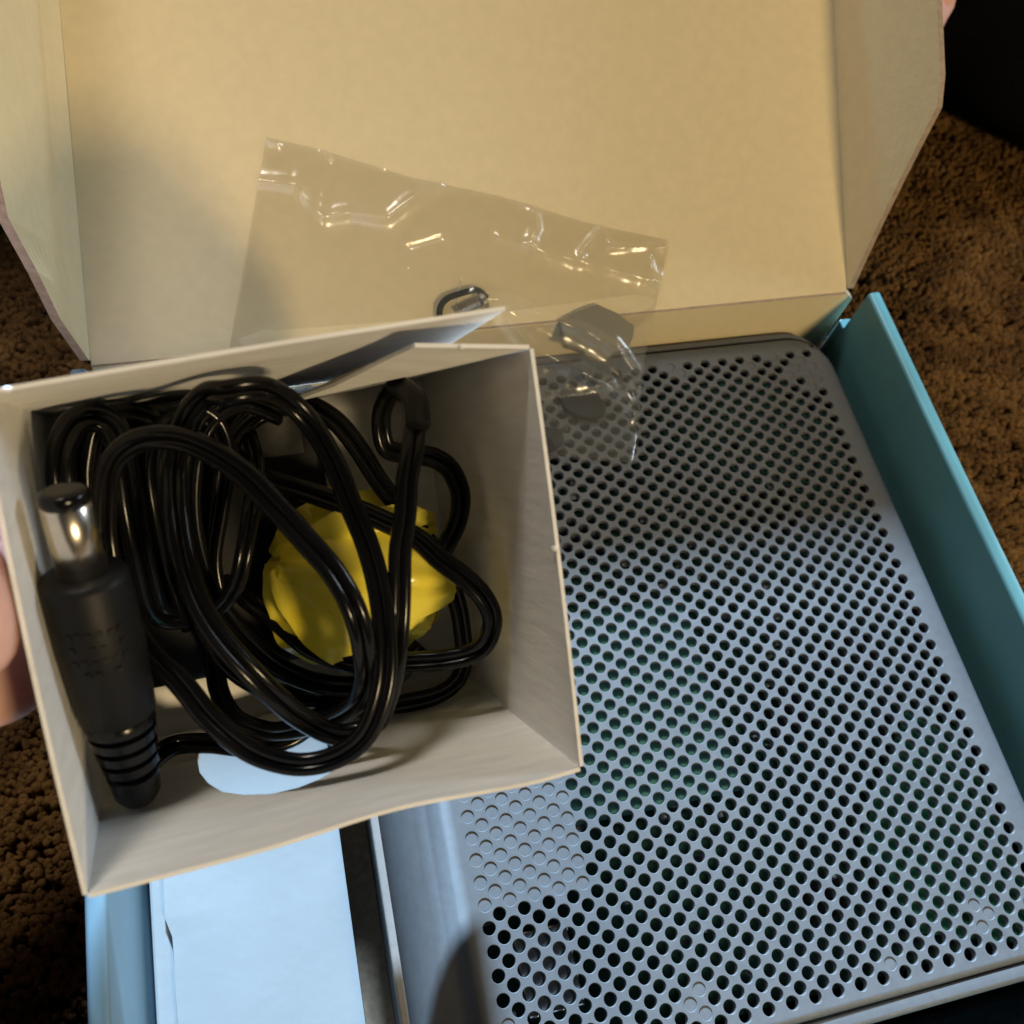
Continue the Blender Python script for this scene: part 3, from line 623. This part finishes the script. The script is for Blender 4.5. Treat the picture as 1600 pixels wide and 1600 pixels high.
# ------------------------------------------------------------------ clear plastic bag draped from the lid onto the device
def smooth01(t): t = min(1, max(0, t)); return t * t * (3 - 2 * t)
def base_z(x, y):
    Lz = 9.3 + (x + 144.2) / 151.8 + 0.5534 * (y - 20.5)
    if y >= 27: return Lz
    if y <= 3: return 0.1
    L24 = 9.3 + (x + 144.2) / 151.8 + 0.5534 * 6.5
    t = (y - 3) / 24.0
    return 0.1 * (2 * t ** 3 - 3 * t * t + 1) + L24 * (3 * t * t - 2 * t ** 3) + 0.5534 * 24 * (t ** 3 - t * t)
TLc, TRc, BRc = np.array([-108.3, 54.2]), np.array([-32.0, 32.5]), np.array([-46.7, -8.5]); BLc = TLc + (BRc - TRc) * 1.02
RIDGES = [  # polyline on the bag (x, y), height mm, half width mm
    ([(-111.1, 47.3), (-104.4, 46.0), (-100.5, 40.8), (-95.1, 41.2), (-88.1, 40.0), (-83.4, 42.6), (-77.3, 45.1)], 1.1, 1.15),
    ([(-67.0, 35.4), (-57.1, 32.0), (-50.7, 30.0), (-43.0, 27.6), (-35.1, 25.3)], 1.1, 1.1),
    ([(-72.9, 25.2), (-67.2, 24.6), (-60.0, 21.2), (-53.5, 18.9), (-46.8, 15.5), (-43.5, 11.5), (-43.8, 2.4)], 2.3, 1.4),
    ([(-67.7, 21.8), (-62.9, 16.5), (-56.4, 13.0), (-48.7, 9.1), (-44.7, 1.0)], 1.9, 1.2),
    ([(-59.7, 39.3), (-59.6, 36.5), (-60.9, 34.2)], 1.2, 1.2), ([(-51.2, 31.5), (-45.9, 35.8), (-45.0, 33.0)], 1.0, .9),
    ([(-45.1, 32.1), (-32.8, 31.7)], 1.0, 1.0), ([(-37.0, 29.7), (-36.6, 26.5)], .6, .9), ([(-108.9, 54.0), (-106.5, 53.0)], 1.2, 1.0),
    ([(-103.3, 45.7), (-107.1, 32.1), (-109.5, 16)], .5, 1.2), ([(-99.5, 44), (-103.5, 28), (-106, 14)], .5, .9),
    ([(-90, 50.2), (-87.5, 48.6)], 1.1, .9), ([(-98, 52), (-97.4, 50)], .8, .5),
    ([(-85.5, 32), (-84.8, 35.0), (-78.2, 36.3)], -.5, .5)]
def seg_dist(p, a, b):
    a = np.array(a); b = np.array(b); d = b - a; t = np.clip(((p - a) @ d) / (d @ d + 1e-9), 0, 1); return np.linalg.norm(p - (a + d[None] * t[:, None]), axis=1)
def film(name, parent, front):
    nu, nv = 300, 190
    U, Vv = np.meshgrid(np.linspace(0, 1, nu), np.linspace(0, 1, nv), indexing='ij'); u = U.ravel(); t = Vv.ravel()
    P = TLc[None] * ((1 - u) * (1 - t))[:, None] + TRc[None] * (u * (1 - t))[:, None] + BRc[None] * (u * t)[:, None] + BLc[None] * ((1 - u) * t)[:, None]
    P = P + np.c_[0.35 * np.sin(t * 9 + 1) * (u > .5), 0.3 * np.sin(u * 14)]
    edge = np.minimum(np.minimum(u, 1 - u) * 80, np.minimum(t, 1 - t) * 44)
    pin = np.clip(edge / 5, 0, 1) ** .7
    if front:
        h = 0.55 + pin * 0.5
        bul = np.exp(-(((P[:, 0] + 57) / 15) ** 2 + ((P[:, 1] - 10) / 13) ** 2)); h += bul * 3.0
        for pl, a, wd in RIDGES:
            d = np.min([seg_dist(P, pl[k], pl[k + 1]) for k in range(len(pl) - 1)], axis=0); h += a * np.exp(-np.abs(d / wd) ** 1.35) * (0.85 + 0.3 * np.clip(0.6 + 1.3 * np.array([noise.noise(Vector((x * .22, y * .22, wd * 9))) for x, y in P]), 0, 1.2))
        def cr(p, f, s_, ca): return abs(noise.noise(Vector(((p[0] * ca + p[1] * (1 - ca)) * f, (p[1] * ca - p[0] * (1 - ca)) * f * 1.7, s_))))
        h += np.array([.75 * cr(p, .055, 1, .8) + .22 * cr(p, .13, 5, .4) + .06 * cr(p, .33, 8, .7) for p in P]) * pin
        h += np.array([0.35 * noise.noise(Vector((x * .13, y * .13, 2))) + .12 * noise.noise(Vector((x * .5, y * .5, 4))) for x, y in P]) * (0.3 + bul * 1.2)
    else:
        h = 0.18 + 0.12 * (1 - pin)
    z = np.array([base_z(x, y) for x, y in P])
    nrm = np.array([(0, -.484, .875) if y > 8 else (0, 0, 1.) for x, y in P])
    V = np.c_[P, z] + nrm * h[:, None]
    F = [(i * nv + j, (i + 1) * nv + j, (i + 1) * nv + j + 1, i * nv + j + 1) for i in range(nu - 1) for j in range(nv - 1)]
    return mk(name, V, F, M_FILM, parent, smooth=True)
BAG = empty('plastic_bag', Wp((-75, 25, 14)), 'clear crinkled plastic bag of small hardware draped from the white lid onto the grey device', 'bag')
film('front_film', BAG, True); film('back_film', BAG, False)
def blob(name, pts, h, mat, label, cat, zoff=.5, group=None, thick=1.4):
    n = len(pts); c = np.mean(np.array(pts), axis=0); top = [(x, y, base_z(x, y) + zoff + thick) for x, y in pts]; bot = [(x, y, base_z(x, y) + zoff) for x, y in pts]
    ctr = (c[0], c[1], base_z(*c) + zoff + thick + h)
    V = bot + top + [ctr]; F = [(i, (i + 1) % n, n + (i + 1) % n, n + i) for i in range(n)] + [(n + i, n + (i + 1) % n, 2 * n) for i in range(n)] + [tuple(range(n - 1, -1, -1))]
    return tag(mk(name, V, F, mat, None, smooth=False, bevel=.3), label, cat, group)
def oval(cx, cy, rx, ry, rot=0, n=20):
    return [(cx + rx * math.cos(a) * math.cos(rot) - ry * math.sin(a) * math.sin(rot), cy + rx * math.cos(a) * math.sin(rot) + ry * math.sin(a) * math.cos(rot)) for a in np.linspace(0, 2 * math.pi, n, endpoint=False)]
blob('plastic_piece', [(x + .5 * math.sin(k * 2.1), y + .4 * math.sin(k * 1.3)) for k, (x, y) in enumerate(oval(-49.0, 17.8, 7.6, 4.0, -.12, 24))], .1, M_GREYP, 'irregular greyish plastic piece in the clear bag beside the lid fold', 'plastic piece')
blob('rubber_pad', oval(-53.6, 5.6, 4.6, 2.9, -.35), .5, M_RUBBER, 'dark oval rubber pad in the clear bag lying on the perforated device', 'rubber pad')
blob('rubber_pad', oval(-62.5, -1.2, 3.4, 2.4, .5), .4, M_RUBBER, 'smaller dark rubber pad in the clear bag next to the small carton edge', 'rubber pad')
v, f = loft(tube_rows([(x, y, base_z(x, y) + 1.3) for x, y in catmull([(-80.3, 20.5), (-80.4, 23.6), (-78.8, 25.4), (-75.4, 26.2), (-72.6, 26.4), (-70.8, 25.0)], 8)], .62, 10), True, True, True)
tag(mk('wire_hook', v, f, M_RUBBER, None, smooth=True), 'dark curved wire hook in the clear bag at the rim of the small carton', 'hook')
def screw():
    S_ = empty('mounting_screw', Wp((-72, 23.6, 14)), 'short silver screw in the clear bag beside the dark hook', 'screw')
    c = np.array([-71.2, 24.4, base_z(-71.2, 24.4) + 1.8]); d = np.array([-.93, -.33, -.14]); d /= np.linalg.norm(d)
    def lt(prof, seg=18):
        a = np.cross(d, (0, 0, 1)); a /= np.linalg.norm(a); b = np.cross(d, a)
        return loft([[c + d * s + r * (math.cos(q) * a + math.sin(q) * b) for q in np.linspace(0, 2 * math.pi, seg, endpoint=False)] for s, r in prof], True, True, True)
    mk('head', *lt([(0, 1.2), (.3, 1.7), (1.1, 1.75), (1.3, .9)]), M_STEEL, S_, smooth=False)
    prof = []
    for k in range(9): prof += [(1.3 + k * .55, .62), (1.55 + k * .55, .9)]
    mk('thread', *lt(prof), M_STEEL, S_, smooth=False)
screw()

# ------------------------------------------------------------------ hands
def hand(name, label, chains, to_world, skin=M_SKIN):
    """one continuous skinned body; chains = lists of (xyz mm, radius mm) each starting from palm vertex index 0 or an (index,) link"""
    bmv = []; edges = []; rad = []
    for ch in chains:
        prev = None
        for p in ch:
            if isinstance(p, int): prev = p; continue
            bmv.append(tuple(to_world(np.array(p[:3], float)))); rad.append(p[3]); k = len(bmv) - 1
            if prev is not None: edges.append((prev, k))
            prev = k
    me = bpy.data.meshes.new(name); me.from_pydata(bmv, edges, []); me.materials.append(skin)
    o = bpy.data.objects.new(name, me); COL.objects.link(o)
    sk = o.modifiers.new('skin', 'SKIN'); sk.use_smooth_shade = True
    for q, r in zip(me.skin_vertices[0].data, rad): q.radius = (r * MM, r * MM)
    me.skin_vertices[0].data[0].use_root = True
    ss = o.modifiers.new('subsurf', 'SUBSURF'); ss.levels = 2; ss.render_levels = 2
    return tag(o, label, 'hand')
def loc2w(p): return np.array(Wp(BO + BM @ p))
# index finger lies along the left wall of the small carton (local x < 0), others stacked deeper behind it
hand('hand', 'fingers of a hand gripping the left side of the small white carton', [
    [(-52, 34, 8, 15), (-40, 38, 12, 15), (-30, 42, 16, 13)],
    [2, (-24, 40, 30, 8.0), (-13.0, 38, 40.0, 7.6), (-8.4, 32, 44.0, 8.2), (-7.9, 26.0, 44.0, 8.0), (-8.2, 21.0, 43.4, 6.4)],
    [2, (-21, 44, 20, 8.2), (-10.5, 38, 23.5, 7.8), (-9.0, 28, 24.5, 7.8), (-8.8, 17, 24.5, 7.4), (-8.8, 12, 24.2, 5.6)],
    [1, (-30, 38, 4, 8.2), (-12, 35, 6.5, 7.6), (-9.2, 25, 7.0, 7.6), (-9.0, 15, 7.0, 7.0), (-9.0, 10.5, 7.0, 5.4)],
    [1, (-32, 32, -8, 7.4), (-14, 30, -9.5, 6.6), (-9.5, 22, -9.5, 6.4), (-8.8, 15, -9, 6.0), (-8.8, 11.5, -9, 4.8)],
    [1, (-44, 45, 26, 9.5), (-30, 43.5, 40, 8.6), (-17.5, 41.0, 47, 6.6), (-11.5, 38.0, 48.5, 5.2)],
    [0, (-75, 30, 0, 17), (-110, 26, -8, 18)],
], loc2w)
def flap2w(p): return np.array(Wp(np.array(p) + np.array((2, 20, -4))))
hand('hand', 'dim fingers of another hand behind the right flap of the lid', [
    [(62, 100, 24, 13), (54, 92, 30, 13), (48, 86, 34, 11)],
    [2, (42, 76, 42, 7.6), (34, 66, 46, 7.2), (27.0, 58.5, 49, 6.6), (24.6, 55.5, 50, 5.2)],
    [2, (40, 82, 48, 7.8), (32, 76, 54, 7.4), (26, 70, 58, 6.8), (24, 67, 59, 5.2)],
    [1, (42, 94, 50, 7.8), (33, 88, 58, 7.2), (27, 82, 63, 6.6), (25, 79, 64, 5.2)],
    [1, (46, 102, 50, 7.0), (37, 98, 59, 6.4), (31, 93, 65, 5.8), (29, 91, 66, 4.8)],
    [1, (56, 82, 20, 8.6), (48, 72, 22, 7.8), (41, 64, 27, 6.4), (38, 60, 30, 5.0)],
    [0, (84, 112, 44, 15), (122, 126, 78, 17)],
], flap2w)

# ------------------------------------------------------------------ black soft bag; unseen length behind the box added to shade the carpet
def black_bag_light_blocker():
    line = catmull([(182, 92, 0), (150, 138, 0), (112, 176, 0), (40, 190, 0), (-60, 184, 0), (-180, 178, 0), (-300, 178, 0)], 8)
    n = len(line); T = np.gradient(line, axis=0); T /= np.linalg.norm(T, axis=1)[:, None]; rows = []
    for k, (p, t) in enumerate(zip(line, T)):
        u = k / (n - 1); e = min(1.0, max(0.05, (1 - abs(2 * u - 1) ** 9)) ** .5)
        side = np.array([-t[1], t[0], 0]); row = []
        for a in np.linspace(0, 2 * math.pi, 36, endpoint=False):
            ca, sa = math.cos(a), math.sin(a); ca = math.copysign(abs(ca) ** .8, ca); sa = math.copysign(abs(sa) ** .8, sa)
            w_ = 56 * e * (1 + .05 * noise.noise(Vector((k * .3, a * 1.5, 0)))); hh = 52 + 17 * smooth01((-110 - p[0]) / 60); h_ = hh * e * (1 + .05 * noise.noise(Vector((k * .25, a, 4))))  # unseen left end raised so its shade reaches further
            row.append(p + side * w_ * ca + np.array([0, 0, -43 + hh * e + h_ * sa]))
        rows.append(row)
    v, f = loft(rows, True, True, True)
    tag(mk('black_bag_light_blocker', v, f, M_CLOTH, None, smooth=True), 'black soft bag at the upper right, with an added unseen length shading the carpet', 'bag')
black_bag_light_blocker()
